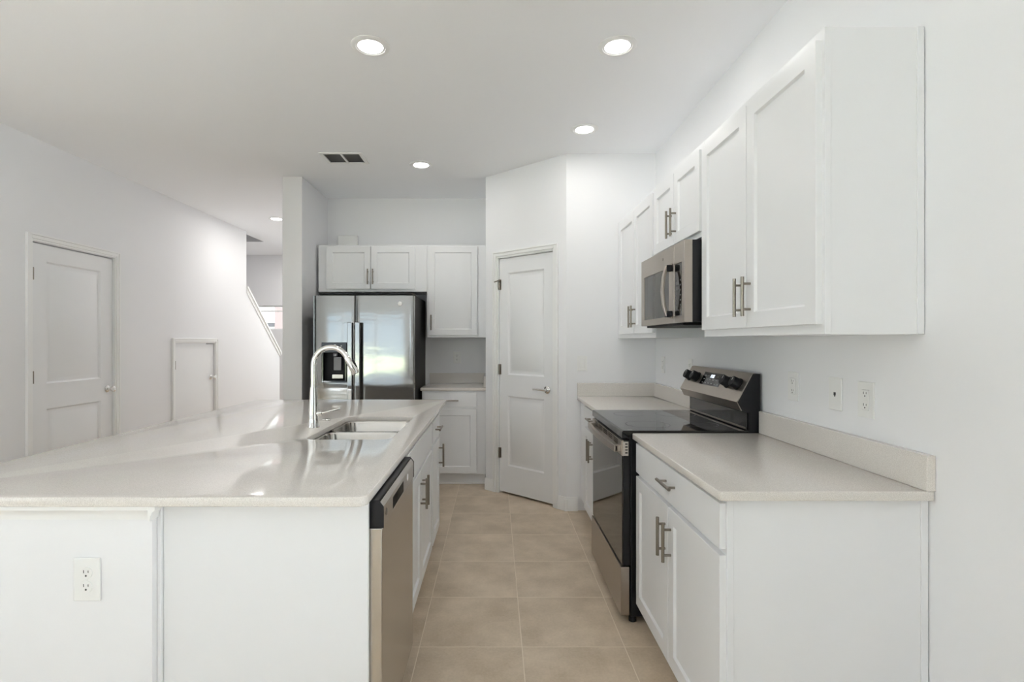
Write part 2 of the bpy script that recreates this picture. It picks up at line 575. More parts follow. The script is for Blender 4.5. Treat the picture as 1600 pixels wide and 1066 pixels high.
window('fill_window_6', *HALL_FILL_WIN, (0, YF + 0.07, 0), 0, [-2.75], [], 0.05)
window('window_2', *SLIDE, (0, ROOM_REAR - 0.07, 0), 0, [-3.5], [], 0.06)
window('window_3', *REARWIN, (0, ROOM_REAR - 0.07, 0), 0, [], [1.5], 0.05)
window('fill_window_4', *LEFT_FILL_WIN, (-6.05, 0, 0), PI / 2, [-2.6, -0.8], [], 0.05)
window('fill_window_5', *RIGHT_FILL_WIN, (XR + 0.06, 0, 0), PI / 2, [-2.8, -1.0], [], 0.05)

# outside: lawns and the neighbour's house seen through the far window
for nm, b in (('lawn', (-16, 14, -40, -9.5)), ('lawn', (-22, 8, 9.6, 40)), ('lawn', (-30, -11.0, -9.5, 9.6))):
    o = part(nm, MB().box(b[0], b[1], b[2], b[3], -0.25, -0.1), M['grass'])
    o['kind'] = 'structure'
struct('bounce_patio', MB().box(-11, 6, -9.5, -5.16, -0.2, -0.04).box(-11, -6.12, -5.16, 3, -0.2, -0.04).box(1.45, 6, -5.16, 3, -0.2, -0.04), M['slab'])  # unseen pale paving, enlarged to bounce daylight onto the ceilings
struct('added_driveway', MB().box(-16, 2, 9.31, 15.8, -0.2, -0.09), mat('asphalt', (0.07, 0.07, 0.072), 0.9, bump=(60, 0.3, 0.01, ONE)))  # unseen dark paving, put in to tame bounce onto the pink house
nh = thing('neighbour_house', 'pink stucco house outside, seen through the small far window', 'house', (-3.5, 16, -0.1))
part('wall', MB().box(-6.65, -1.0, 16, 22, -0.1, 3.0), M['pink'], nh)
part('roof', MB().prism([(15.5, 3.0), (22.5, 3.0), (19, 4.6)], lambda u, v, w: (w, u, v), -6.9, -0.7), M['roofing'], nh)
nf = thing('garden_wall', 'low white garden wall beside the pink house, seen through the far window', 'wall', (-9.5, 17, -0.1))
part('panel', MB().box(-14, -6.8, 17, 17.2, -0.1, 1.80), M['trim'], nf)
part('coping', MB().box(-14, -6.8, 16.95, 17.25, 1.80, 1.92), M['roofing'], nf)

# ---- interior doors
def leaf(mb, w, h, panels, t=0.035, z0=0.0):
    """moulded door leaf, front at y=0 facing -y"""
    xs = [0, w]
    zs = [z0, z0 + h]
    for (a, b, c, d) in panels:
        xs += [a, b]
        zs += [c, d]
    inp = lambda u, v: any(a < u < b and c < v < d for a, b, c, d in panels)
    mb.grid(xs, zs, lambda u, v: not inp(u, v), 0, t, lambda u, v, w_: (u, w_, v))
    for (a, b, c, d) in panels:
        def ring(i, y):
            return [(a + i, y, c + i), (b - i, y, c + i), (b - i, y, d - i), (a + i, y, d - i)]
        R = [ring(0, 0), ring(0.004, 0.004), ring(0.012, 0.013), ring(0.020, 0.014), ring(0.046, 0.003)]
        V = [[mb.bm.verts.new(p) for p in r] for r in R]
        for p, q in zip(V, V[1:]):
            for i in range(4):
                mb.bm.faces.new([p[i], p[(i + 1) % 4], q[(i + 1) % 4], q[i]])
        mb.bm.faces.new(V[-1])
    return mb

def casing(mb, w, h, cw=0.057, gap=0.004, z0=0.0):
    """door casing around an opening 0..w x z0..h, against y=0, standing out toward -y"""
    for (o, i, t) in ((gap, 0.018, 0.010), (0.018, 0.044, 0.016), (0.044, cw, 0.021)):
        mb.box(-i, -o, -t, 0, z0, h + i).box(w + o, w + i, -t, 0, z0, h + i).box(-o, w + o, -t, 0, h + o, h + i)
    return mb

def hinge(mb, x, z):
    mb.cyl((x, -0.010, z - 0.045), (x, -0.010, z + 0.045), 0.008, seg=10)
    mb.box(x - 0.004, x + 0.016, -0.004, 0.0, z - 0.045, z + 0.045)
    return mb

def knob(mb, x, z):
    mb.lathe([(0.0, 0.001), (0.031, 0.0), (0.031, -0.006), (0.024, -0.012), (0.011, -0.016), (0.010, -0.034), (0.022, -0.040),
              (0.027, -0.052), (0.024, -0.062), (0.012, -0.067), (0.0, -0.068)], (x, 0, z), 'y', 24)
    return mb

# closet door in the left wall
w1, h1 = D1[1] - D1[0] - 0.008, D1[2] - 0.014
d1 = sframe('door_1', (XL - 0.012, D1[0] + 0.004, 0), PI / 2)
struct('door_leaf', leaf(MB(), w1, h1 - 0.004, [(0.135, w1 - 0.135, 0.25, 0.83), (0.135, w1 - 0.135, 1.02, 1.935)], z0=0.010), M['door'], d1, world=False)
struct('knob', knob(MB(), w1 - 0.062, 0.925), M['chrome'], d1, world=False)
for z in (0.30, 1.075, 1.832):
    struct('hinge', hinge(MB(), 0.004, z), M['nickel'], d1, world=False)
cs = sframe('trim_door_1', (XL, D1[0], 0), PI / 2)
struct('casing', casing(MB(), D1[1] - D1[0], D1[2]), M['trim'], cs, world=False, bevel=0.002)
# low under-stair door
w2, h2 = D2[1] - D2[0] - 0.008, D2[2] - 0.014
d2 = sframe('door_2', (XL - 0.012, D2[0] + 0.004, 0), PI / 2)
struct('door_leaf', MB().box(0, w2, 0, 0.035, 0.01, h2 + 0.006), M['door'], d2, world=False)
struct('knob', knob(MB(), w2 - 0.062, 0.915), M['chrome'], d2, world=False)
for z in (0.3, 1.085):
    struct('hinge', hinge(MB(), 0.004, z), M['nickel'], d2, world=False)
cs = sframe('trim_door_2', (XL, D2[0], 0), PI / 2)
struct('casing', casing(MB(), D2[1] - D2[0], D2[2]), M['trim'], cs, world=False, bevel=0.002)
# pantry door in the angled wall
dirv = (A - B).normalized()
ang = math.atan2(dirv.y, dirv.x)
LW = (A - B).length
o0, o1, oh = 0.1776 * LW, 0.851 * LW, 2.068
wp = sframe('wall_pantry', (B.x, B.y, 0), ang)
wpm = MB().grid([0, o0, o1, LW], [0, oh, HC], lambda u, v: not (o0 < u < o1 and v < oh), 0, 0.1, lambda u, v, w: (u, w, v))
struct('plaster', wpm, M['wall'], wp, world=False)
w3 = o1 - o0 - 0.008
P3 = B + dirv * (o0 + 0.004) + Vector((-dirv.y, dirv.x, 0)) * 0.012
d3 = sframe('door_3', (P3.x, P3.y, 0), ang)
struct('door_leaf', leaf(MB(), w3, oh - 0.022, [(0.095, w3 - 0.095, 0.25, 0.86), (0.095, w3 - 0.095, 1.045, 1.935)], z0=0.018), M['door'], d3, world=False)
lv = MB()
lx = w3 - 0.062
lv.lathe([(0.0, 0.001), (0.032, 0.0), (0.032, -0.006), (0.026, -0.012), (0.012, -0.015), (0.011, -0.045), (0.0, -0.046)], (lx, 0, 0.94), 'y', 24)
lv.tube([(lx + 0.008, -0.042, 0.94), (lx - 0.02, -0.043, 0.941), (lx - 0.07, -0.046, 0.942), (lx - 0.115, -0.044, 0.940)], [0.010, 0.010, 0.008, 0.007], 12)
struct('lever_handle', lv, M['chrome'], d3, world=False)
struct('latch_plate', MB().box(w3 + 0.0005, w3 + 0.0035, 0.0, 0.028, 0.91, 0.97), M['nickel'], d3, world=False)
for z in (0.355, 1.09, 1.838):
    struct('hinge', hinge(MB(), 0.002, z), M['nickel'], d3, world=False)
struct('door_stop', MB().cyl((0.0, -0.012, 1.875), (-0.028, -0.045, 1.86), 0.005, seg=8).cyl((0.0, -0.012, 1.875), (0.018, -0.03, 1.86), 0.004, seg=8), M['nickel'], d3, world=False)
cs = sframe('trim_door_3', (B.x + dirv.x * o0, B.y + dirv.y * o0, 0), ang)
struct('casing', casing(MB(), o1 - o0, oh), M['trim'], cs, world=False, bevel=0.002)

# ---- baseboards
def base_run(p, q):
    p, q = Vector(p), Vector(q)
    d = (q - p).normalized()
    n = Vector((d.y, -d.x, 0))
    mb = MB()
    prof = [(0, 0), (0.016, 0), (0.016, 0.075), (0.011, 0.088), (0.009, 0.104), (0, 0.106)]
    mb.prism(prof, lambda u, v, w: tuple(p + d * w + n * u + Vector((0, 0, v))), 0, (q - p).length)
    return mb
bb = base_run(B + dirv * (o1 + 0.058), A)
bb2 = base_run(A + Vector((-0.004, 0, 0)), (0.655, YC, 0))
me2 = bpy.data.meshes.new('tmp'); bb2.bm.to_mesh(me2); bb.bm.from_mesh(me2)
bb.cyl((A.x - 0.004, A.y - 0.004, 0), (A.x - 0.004, A.y - 0.004, 0.09), 0.016, seg=16)
struct('baseboard_pantry', bb, M['trim'])
struct('baseboard_pantry_hinge_side', base_run(B, B + dirv * (o0 - 0.058)), M['trim'])
struct('baseboard_left', base_run((XL, 2.95, 0), (XL, D1[0] - 0.058, 0)), M['trim'])
struct('baseboard_left_middle', base_run((XL, D1[1] + 0.058, 0), (XL, D2[0] - 0.058, 0)), M['trim'])
struct('baseboard_right', base_run((XR, 1.52, 0), (XR, -4.9, 0)), M['trim'])
struct('baseboard_far', base_run((-3.3, YF, 0), (-1.92, YF, 0)), M['trim'])

# ------------------------------------------------------------------ island
CT = 0.905            # worktop height
CB = 0.878            # underside
wi = MB()
CW = CB - 0.0008
wi.box(-1.08, -0.971, 1.615, 3.50, 0, CW)
wi.box(-1.46, -0.971, 1.50, 1.615, 0, CW)
wi.box(-1.46, -0.971, 3.50, 3.60, 0, CW)
struct('wall_island', wi, M['wall'])
tm = MB()
prof = [(0, 0.0), (0.006, 0.0), (0.007, 0.012), (0.012, 0.024), (0.020, 0.030), (0.020, 0.042), (0, 0.042)]
tm.prism(prof, lambda u, v, w: (w, 1.50 - u, CB - 0.0425 + v), -1.46, -0.971)
tm.prism(prof, lambda u, v, w: (-0.971 + u, w, CB - 0.0425 + v), 1.4805, 1.528)
struct('trim_island_top', tm, M['trim'])
ip = thing('island_end_panel', 'flat white end panel of the island, beside the dishwasher', 'cabinet panel', (-0.66, 1.53, 0))
part('panel', MB().box(-0.957, -0.366, 1.530, 1.546, 0.0, CB - 0.001), M['cab'], ip, bevel=0.001)
part('scribe_strip', MB().box(-0.9705, -0.958, 1.520, 1.546, 0.0, CB - 0.001), M['cab'], ip, bevel=0.002)

# ---- cabinets
def shaker(x0, x1, z0, z1, t=0.019, m=0.057):
    mb = MB()
    def ring(i, y):
        return [(x0 + i, y, z0 + i), (x1 - i, y, z0 + i), (x1 - i, y, z1 - i), (x0 + i, y, z1 - i)]
    e = 0.0015
    R = [ring(0, 0), ring(0, -t + e), ring(e, -t), ring(m, -t), ring(m + 0.007, -t + 0.009), ]
    V = [[mb.bm.verts.new(p) for p in r] for r in R]
    mb.bm.faces.new(V[0])
    for p, q in zip(V, V[1:]):
        for i in range(4):
            mb.bm.faces.new([p[i], p[(i + 1) % 4], q[(i + 1) % 4], q[i]])
    mb.bm.faces.new(V[-1])
    return mb

def pull(x, z, vertical=True, L=0.148, t=0.019):
    mb = MB()
    y = -t - 0.030
    h = L / 2
    if vertical:
        mb.cyl((x, y, z - h), (x, y, z + h), 0.0062, seg=14)
        for s in (-0.048, 0.048):
            mb.cyl((x, -t, z + s), (x, y, z + s), 0.0048, seg=10)
    else:
        mb.cyl((x - h, y, z), (x + h, y, z), 0.0062, seg=14)
        for s in (-0.048, 0.048):
            mb.cyl((x + s, -t, z), (x + s, y, z), 0.0048, seg=10)
    return mb

def cabinet(name, label, cat, loc, rot, W, D, z0, z1, doors=(), drawers=(), toe=0.0, hollow=False, group=None, scribe=False):
    o = thing(name, label, cat, loc, rot, group)
    zb = z0
    ins = 0.004
    c = MB()
    if hollow:
        c.box(ins, 0.018, 0.019, D, zb, z1).box(W - 0.018, W - ins, 0.019, D, zb, z1)
        c.box(0.018, W - 0.018, 0.019, D, zb, zb + 0.016).box(0.018, W - 0.018, D - 0.012, D, zb + 0.016, z1)
    else:
        c.box(ins, W - ins, 0.019, D, zb, z1)
    part('carcass', c, M['cab'], o, world=False)
    part('face_frame', MB().box(0, W, 0, 0.019, zb, z1), M['cab'], o, bevel=0.0012, world=False)
    if scribe:
        part('scribe_strip', MB().box(W - ins, W, D - 0.02, D, zb, z1), M['cab'], o, bevel=0.001, world=False)
    for d in doors:
        x0, x1, a, b = d[:4]
        k = part('door', shaker(x0, x1, a, b), M['cab'], o, world=False)
        if len(d) > 4 and d[4]:
            part('handle', pull(d[4][0], d[4][1]), M['nickel'], k, world=False)
    for d in drawers:
        x0, x1, a, b = d[:4]
        k = part('drawer_front', MB().box(x0, x1, -0.019, 0, a, b), M['cab'], o, bevel=0.0018, world=False)
        if len(d) > 4 and d[4]:
            part('handle', pull(d[4][0], d[4][1], False), M['nickel'], k, world=False)
    if toe:
        part('toe_kick', MB().box(0.004, W - 0.004, toe, D, 0, zb), M['cab'], o, world=False)
    return o

ISX = -0.381
DZ0, DZ1, DRZ0, DRZ1 = 0.135, 0.708, 0.725, 0.862
y0 = 2.147
W_ = 0.938
cabinet('sink_base_cabinet', 'white double-door sink cabinet of the island, between dishwasher and drawer unit', 'cabinet',
        (ISX, y0, 0), PI / 2, W_, 0.585, 0.115, CB, hollow=True, toe=0.06,
        doors=[(0.02, 0.466, DZ0, DZ1, (0.466 - 0.03, 0.595)), (0.472, W_ - 0.02, DZ0, DZ1, (0.472 + 0.03, 0.595))],
        drawers=[(0.02, W_ - 0.02, DRZ0, DRZ1, None)])
cabinet('island_drawer_cabinet', 'narrow white island cabinet with one drawer over one door, at the fridge end', 'cabinet',
        (ISX, y0 + W_ + 0.002, 0), PI / 2, 0.513, 0.585, 0.115, CB, toe=0.06,
        doors=[(0.02, 0.385, DZ0, DZ1, (0.385 - 0.045, 0.60))],
        drawers=[(0.02, 0.385, DRZ0 + 0.01, DRZ1, (0.19, 0.800))])

# ---- island worktop with sink opening
SK = (-0.845, -0.462, 2.336, 3.05)
it = thing('island_worktop', 'long beige quartz worktop of the island with a sink cut into it', 'worktop', (-1.06, 2.7, CB))
outer = rrect(-1.765, -0.357, 1.472, 3.935, 0.028)
part('slab', slab_from_outlines(outer, [rrect(*SK, 0.055)[::-1]], CB, CT), M['quartz'], it)

# ---- sink
sk = thing('kitchen_sink', 'stainless steel double bowl sink set under the island worktop', 'sink', (-0.65, 2.69, 0.66))
def bowl(xa, xb, ya, yb, ztop, depth):
    mb = MB()
    def ring(i, z, r):
        return [(x, y, z) for x, y in rrect(xa + i, xb - i, ya + i, yb - i, r)]
    rings = [ring(-0.010, ztop, 0.07), ring(0.0, ztop, 0.06), ring(0.004, ztop - 0.01, 0.058), ring(0.012, ztop - depth + 0.05, 0.055), ring(0.022, ztop - depth + 0.018, 0.05),
             ring(0.045, ztop - depth + 0.003, 0.04), ring(0.12, ztop - depth, 0.03)]
    mb.rings(rings, cap0=False, cap1=True)
    rings2 = [ring(-0.010, ztop, 0.07), ring(-0.003, ztop - 0.012, 0.062), ring(0.010, ztop - depth + 0.02, 0.05), ring(0.04, ztop - depth - 0.004, 0.04)]
    mb.rings(rings2, cap0=False, cap1=True)
    return mb
ZS = CB - 0.0005
for (ya, yb, nm) in ((2.338, 2.680, 'near'), (2.706, 3.048, 'far')):
    b_ = part('bowl', bowl(-0.842, -0.465, ya, yb, ZS, 0.20), M['sinksteel'], sk, smooth_angle=60)
    cx, cy = -0.65, (ya + yb) / 2
    part('drain', MB().lathe([(0.0, 0.004), (0.02, 0.003), (0.036, 0.004), (0.043, 0.002), (0.045, 0.0)], (cx, cy, ZS - 0.2), 'z', 28), M['chrome'], b_)

# ---- faucet
fc = thing('faucet', 'tall chrome gooseneck pull-down faucet standing beside the sink', 'faucet', (-0.912, 2.664, CT))
fx, fy = -0.912, 2.664
part('body', MB().lathe([(0.0, 0.0), (0.029, 0.0), (0.029, 0.006), (0.0265, 0.012), (0.0255, 0.05), (0.0215, 0.13), (0.0175, 0.20), (0.0175, 0.203), (0.0, 0.203)], (fx, fy, CT), 'z', 32), M['chrome'], fc)
path = [(fx, fy, CT + 0.20), (fx, fy, CT + 0.26), (fx, fy, CT + 0.305)]
R_ = 0.088
zc = CT + 0.315
for k in range(0, 20):
    a = PI - k * math.radians(8.1)
    path.append((fx + R_ + R_ * math.cos(a), fy, zc + R_ * math.sin(a)))
part('spout', MB().tube(path, [0.0135] * len(path), 20), M['chrome'], fc)
e = Vector(path[-1]); d_ = (e - Vector(path[-2])).normalized()
hd = part('spray_head', MB().tube([e, e + d_ * 0.012, e + d_ * 0.03, e + d_ * 0.088, e + d_ * 0.095], [0.0140, 0.0158, 0.0162, 0.0205, 0.0175], 24), M['chrome'], fc)
side = Vector((-d_.z, 0, d_.x)) * -1
if side.x < 0: side = -side
q = e + d_ * 0.045 + side * 0.0165
part('spray_button', MB().tube([q - d_ * 0.02, q, q + d_ * 0.025], [0.005, 0.008, 0.006], 12), M['black'], hd)
hz = 0.978
part('lever', MB().cyl((fx + 0.012, fy, hz - 0.003), (fx + 0.042, fy, hz), 0.0155, 0.0135, 18)
     .tube([(fx + 0.042, fy, hz), (fx + 0.060, fy, hz + 0.003), (fx + 0.135, fy, hz + 0.022)], [0.006, 0.0055, 0.0048], 12), M['chrome'], fc)
hc = thing('hole_cover', 'small round chrome cap on the island worktop between faucet and fridge', 'cap', (-0.922, 2.90, CT))
part('cap', MB().lathe([(0.0, 0.0), (0.023, 0.0), (0.023, 0.004), (0.019, 0.008), (0.0, 0.010)], (-0.922, 2.90, CT), 'z', 28), M['chrome'], hc)

# ---- dishwasher (front faces +X)
dw = thing('dishwasher', 'stainless steel dishwasher built into the island, black-capped control strip on top', 'dishwasher', (-0.62, 1.85, 0))
Y1, Y2 = 1.553, 2.139
XF = -0.331
part('tub', MB().box(-0.93, -0.383, Y1 + 0.004, Y2 - 0.004, 0.06, 0.862), M['greyplastic'], dw)
part('door_panel', MB().prism([(-0.381, 0.115), (XF, 0.115), (XF, 0.780), (XF + 0.001, 0.790), (-0.381, 0.790)], lambda u, v, w: (u, w, v), Y1, Y2), M['steel'], dw, bevel=0.004)
part('toe_panel', MB().box(-0.45, -0.43, Y1, Y2, 0.0, 0.112), M['blackmatte'], dw)
cp = MB()
XC = XF + 0.004
HA, HB = 1.70, 1.90
prof_full = [(-0.381, 0.793), (XC, 0.793), (XC, 0.852), (XC - 0.010, 0.866), (-0.381, 0.866)]
cp.prism(prof_full, lambda u, v, w: (u, w, v), Y1 + 0.004, HA)
cp.prism(prof_full, lambda u, v, w: (u, w, v), HB, Y2 - 0.004)
cp.prism([(-0.381, 0.793), (XC, 0.793), (XC, 0.800), (-0.381, 0.800)], lambda u, v, w: (u, w, v), HA, HB)
cp.prism([(-0.381, 0.838), (XC, 0.838), (XC, 0.852), (XC - 0.010, 0.866), (-0.381, 0.866)], lambda u, v, w: (u, w, v), HA, HB)
ctl = part('control_strip', cp, M['steel'], dw)
part('pocket_handle', MB().box(-0.380, XC - 0.022, HA + 0.001, HB - 0.001, 0.801, 0.837), M['blackmatte'], ctl)
part('end_cap', MB().prism([(-0.381, 0.791), (XC + 0.001, 0.791), (XC + 0.001, 0.853), (XC - 0.010, 0.8675), (-0.381, 0.8675)], lambda u, v, w: (u, w, v), Y1, Y1 + 0.0035), M['blackmatte'], ctl)
part('end_cap', MB().prism([(-0.381, 0.791), (XC + 0.001, 0.791), (XC + 0.001, 0.853), (XC - 0.010, 0.8675), (-0.381, 0.8675)], lambda u, v, w: (u, w, v), Y2 - 0.0035, Y2), M['blackmatte'], ctl)
part('badge', MB().lathe([(0.0, 0.0), (0.011, 0.0), (0.011, 0.001), (0.0085, 0.0015), (0.0, 0.0012)], (XC, 1.60, 0.825), 'x', 20), M['nickel'], ctl)
part('badge', MB().lathe([(0.0, 0.0), (0.013, 0.0), (0.013, 0.001), (0.0, 0.0015)], (XC, 1.985, 0.829), 'x', 20), M['plate'], ctl, label='pale oval badge')
part('top_gasket', MB().box(-0.381, XC - 0.012, Y1, Y2, 0.8675, 0.8725), M['blackmatte'], dw)

# ------------------------------------------------------------------ right hand run
FXR = 0.681
cabinet('base_cabinet', 'white base cabinet with drawer over two doors, at the open end of the right counter', 'cabinet',
        (FXR, 2.494, 0), -PI / 2, 0.944, XR - 0.003 - FXR, 0.10, CB, toe=0.06, scribe=True,
        doors=[(0.014, 0.468, 0.108, DZ1, (0.468 - 0.03, 0.582)), (0.474, 0.936, 0.108, DZ1, (0.474 + 0.03, 0.582))],
        drawers=[(0.014, 0.936, 0.727, DRZ1, (0.50, 0.800))])
cabinet('base_cabinet', 'white base cabinet with drawer over two doors, between the range and the pantry wall', 'cabinet',
        (FXR, YC - 0.004, 0), -PI / 2, 0.899, XR - 0.003 - FXR, 0.10, CB, toe=0.06,
        doors=[(0.262, 0.568, 0.108, DZ1, (0.568 - 0.03, 0.59)), (0.574, 0.885, 0.108, DZ1, (0.574 + 0.03, 0.59))],
        drawers=[(0.262, 0.885, 0.727, DRZ1, (0.572, 0.800))])
def worktop(name, label, x0, x1, y0, y1, r, splash, loc):
    o = thing(name, label, 'worktop', loc)
    part('slab', slab_from_outlines(rrect(x0, x1, y0, y1, r, 4), [], CB, CT), M['quartz'], o)
    for s in splash:
        part('backsplash', MB().box(*s, CT, CT + 0.104), M['quartz'], o, bevel=0.002)
    return o
worktop('counter_worktop', 'beige quartz worktop with low backsplash on the base cabinet nearest the camera', 0.648, XR - 0.001, 1.524, 2.499, 0.012,
        [(XR - 0.027, XR - 0.001, 1.526, 2.498)], (0.96, 2.0, CB))
worktop('counter_worktop', 'beige quartz worktop with L-shaped backsplash in the corner behind the range', 0.648, XR - 0.001, 3.276, YC - 0.001, 0.008,
        [(XR - 0.023, XR - 0.001, 3.278, YC - 0.025), (0.650, XR - 0.001, YC - 0.024, YC - 0.001)], (0.96, 3.7, CB))

# ---- upper cabinets
FXU, UB, UT = 0.976, 1.36, 2.27
UD = XR - 0.003 - FXU
cabinet('wall_cabinet', 'tall white two-door wall cabinet with bare end panel, above the outlets', 'cabinet',
        (FXU, 2.462, 0), -PI / 2, 0.898, UD, UB, UT, scribe=True,
        doors=[(0.014, 0.444, UB + 0.03, UT - 0.033, (0.444 - 0.03, 1.507)), (0.450, 0.884, UB + 0.03, UT - 0.033, (0.450 + 0.03, 1.507))])
cabinet('wall_cabinet', 'short white two-door wall cabinet directly above the microwave', 'cabinet',
        (FXU, 3.200, 0), -PI / 2, 0.737, UD, 1.832, UT,
        doors=[(0.014, 0.366, 1.856, UT - 0.033, (0.366 - 0.03, 1.968)), (0.372, 0.723, 1.856, UT - 0.033, (0.372 + 0.03, 1.968))])
cabinet('wall_cabinet', 'white two-door wall cabinet between microwave and pantry wall', 'cabinet',
        (FXU, YC - 0.004, 0), -PI / 2, 0.978, UD, UB, UT,
        doors=[(0.10, 0.536, UB + 0.03, UT - 0.033, (0.536 - 0.03, 1.507)), (0.542, 0.964, UB + 0.03, UT - 0.033, (0.542 + 0.03, 1.507))])

# ---- microwave (front faces -X)
mw = thing('microwave', 'stainless steel over-the-range microwave with dark window and bowed handle', 'microwave', (1.07, 2.83, 1.42))
my0, my1, mz0, mz1 = 2.466, 3.190, 1.428, 1.814
MX = 0.884
part('housing', MB().box(0.922, XR - 0.004, my0 + 0.004, my1 - 0.004, mz0 + 0.002, mz1), M['black'], mw)
SEAM = 2.612
wy0, wy1, wz0, wz1 = 2.690, 3.135, 1.463, 1.712
dm = MB()
dm.grid([SEAM + 0.001, wy0, wy1, my1], [mz0, wz0, wz1, mz1], lambda u, v: not (wy0 < u < wy1 and wz0 < v < wz1), MX, 0.922, lambda u, v, w: (w, u, v))
dr = part('door', dm, M['steel_h'], mw, bevel=0.002)
part('window', MB().box(MX + 0.004, 0.921, wy0 + 0.0005, wy1 - 0.0005, wz0 + 0.0005, wz1 - 0.0005), M['ovenglass'], dr)
hm = MB()
hp = [(MX, 2.645, 1.722), (MX - 0.026, 2.645, 1.712), (MX - 0.040, 2.645, 1.66), (MX - 0.046, 2.645, 1.59), (MX - 0.040, 2.645, 1.52), (MX - 0.026, 2.645, 1.468), (MX, 2.645, 1.458)]
rings = []
for i, p in enumerate(hp):
    a = Vector(hp[max(i - 1, 0)]); b = Vector(hp[min(i + 1, len(hp) - 1)])
    t = (b - a).normalized()
    n = t.cross(Vector((0, 1, 0))).normalized()
    P = Vector(p)
    w2_, h2_ = 0.014, 0.007
    rings.append([P + Vector((0, -w2_, 0)) + n * h2_, P + Vector((0, w2_, 0)) + n * h2_, P + Vector((0, w2_, 0)) - n * h2_, P + Vector((0, -w2_, 0)) - n * h2_])
hm.rings(rings)
part('handle', hm, M['steel_h'], dr, bevel=0.003)
part('badge', MB().lathe([(0, 0), (0.008, 0), (0.008, -0.001), (0, -0.0012)], (MX, 2.78, 1.768), 'x', 18), M['nickel'], dr)
cm = MB()
ky0, ky1, kz0, kz1 = 2.502, SEAM - 0.004, 1.462, 1.716
cm.grid([my0, ky0, ky1, SEAM - 0.001], [mz0, kz0, kz1, mz1], lambda u, v: not (ky0 < u < ky1 and kz0 < v < kz1), MX, 0.922, lambda u, v, w: (w, u, v))
kc = part('control_panel', cm, M['steel_h'], mw, bevel=0.002)
part('keypad', MB().box(MX + 0.003, 0.921, ky0 + 0.0005, ky1 - 0.0005, kz0 + 0.0005, kz1 - 0.0005), M['blackglass'], kc)
kb = MB()
for r in range(7):
    for c in range(3):
        yy = ky0 + 0.018 + c * 0.032; zz = 1.485 + r * 0.024
        kb.box(MX + 0.0024, MX + 0.0031, yy, yy + 0.014, zz, zz + 0.008)
part('key_legends', kb, mat('faint_legend', (0.07, 0.07, 0.07), 0.4), kc)
for zz in (1.474, 1.703):
    part('handle_mount', MB().box(MX - 0.030, MX - 0.0005, 2.630, 2.660, zz - 0.016, zz + 0.016), M['black'], dr, bevel=0.003)
part('vent_grille', MB().box(0.90, 1.20, my0 + 0.06, my1 - 0.06, mz0 - 0.012, mz0 + 0.002), M['charcoal'], mw, bevel=0.003)

# ---- range (front faces -X)
rg = thing('electric_range', 'black and stainless electric range with glass cooktop and four black knobs', 'range', (0.93, 2.888, 0))
ry0, ry1 = 2.508, 3.268
part('body', MB().box(0.645, 1.245, ry0 + 0.004, ry1 - 0.004, 0.03, 0.893), M['black'], rg, bevel=0.003)
for x in (0.66, 1.20):
    for y in (ry0 + 0.03, ry1 - 0.03):
        part('foot', MB().cyl((x, y, 0), (x, y, 0.03), 0.018, seg=14), M['blackmatte'], rg)
ckt = part('cooktop', MB().prism([(0.603, 0.879), (0.603, 0.909), (0.610, 0.915), (1.205, 0.915), (1.205, 0.894), (0.640, 0.894), (0.640, 0.879)], lambda u, v, w: (u, w, v), ry0, ry1), M['blackglass'], rg, bevel=0.002)
part('warning_mark', MB().box(0.635, 0.658, ry0 + 0.016, ry0 + 0.030, 0.915, 0.9153), M['legend'], ckt)
burner_m = mat('burner_print', (0.03, 0.03, 0.03), 0.3)
for cx_, cy_, r_ in ((0.78, 2.70, 0.11), (0.78, 3.08, 0.085), (1.05, 2.70, 0.085), (1.05, 3.08, 0.11)):
    R = []
    for (ra, dz) in ((r_ - 0.0012, 0.0), (r_ - 0.0012, 0.0002), (r_ + 0.0012, 0.0002), (r_ + 0.0012, 0.0)):
        R.append([(cx_ + ra * math.cos(2 * PI * k / 48), cy_ + ra * math.sin(2 * PI * k / 48), 0.915 + dz) for k in range(48)])
    part('burner_ring', MB().rings(R, closed=True), burner_m, ckt)
# oven door: black frame, dark glass, stainless top rail with vent slots
od = part('oven_door', MB().box(0.612, 0.644, ry0 + 0.006, ry1 - 0.006, 0.272, 0.868), M['black'], rg, bevel=0.002)
part('door_glass', MB().box(0.605, 0.6115, ry0 + 0.008, ry1 - 0.008, 0.274, 0.792), M['ovenglass'], od, bevel=0.0015)
us = [ry0 + 0.006]
slots = []
for g_ in range(5):
    ya = ry0 + 0.09 + g_ * 0.125
    for s_ in range(3):
        slots.append((ya + s_ * 0.0, ya + 0.085, 0.835 + s_ * 0.010, 0.840 + s_ * 0.010))
rl = MB()
su = sorted({v for s in slots for v in s[:2]} | {ry0 + 0.006, ry1 - 0.006})
sv = sorted({v for s in slots for v in s[2:]} | {0.795, 0.866})
rl.grid(su, sv, lambda u, v: not any(a < u < b and c < v < d for a, b, c, d in slots), 0.603, 0.6118, lambda u, v, w: (w, u, v))
part('vent_rail', rl, M['steel_h'], od)
ev = MB()
es = [(0.6185, 0.6305, 0.806 + i * 0.014, 0.812 + i * 0.014) for i in range(4)]
ev.grid(sorted({0.606, 0.634} | {v for s in es for v in s[:2]}), sorted({0.795, 0.862} | {v for s in es for v in s[2:]}),
        lambda u, v: not any(a < u < b and c < v < d for a, b, c, d in es), ry0 + 0.002, ry0 + 0.006, lambda u, v, w: (u, w, v))
part('end_vent', ev, M['steel'], od)
hb = MB()
def hrect(x, y, zc_, hx, hz_):
    return [(x - hx, y, zc_ - hz_), (x + hx, y, zc_ - hz_), (x + hx, y, zc_ + hz_), (x - hx, y, zc_ + hz_)]
rs = []
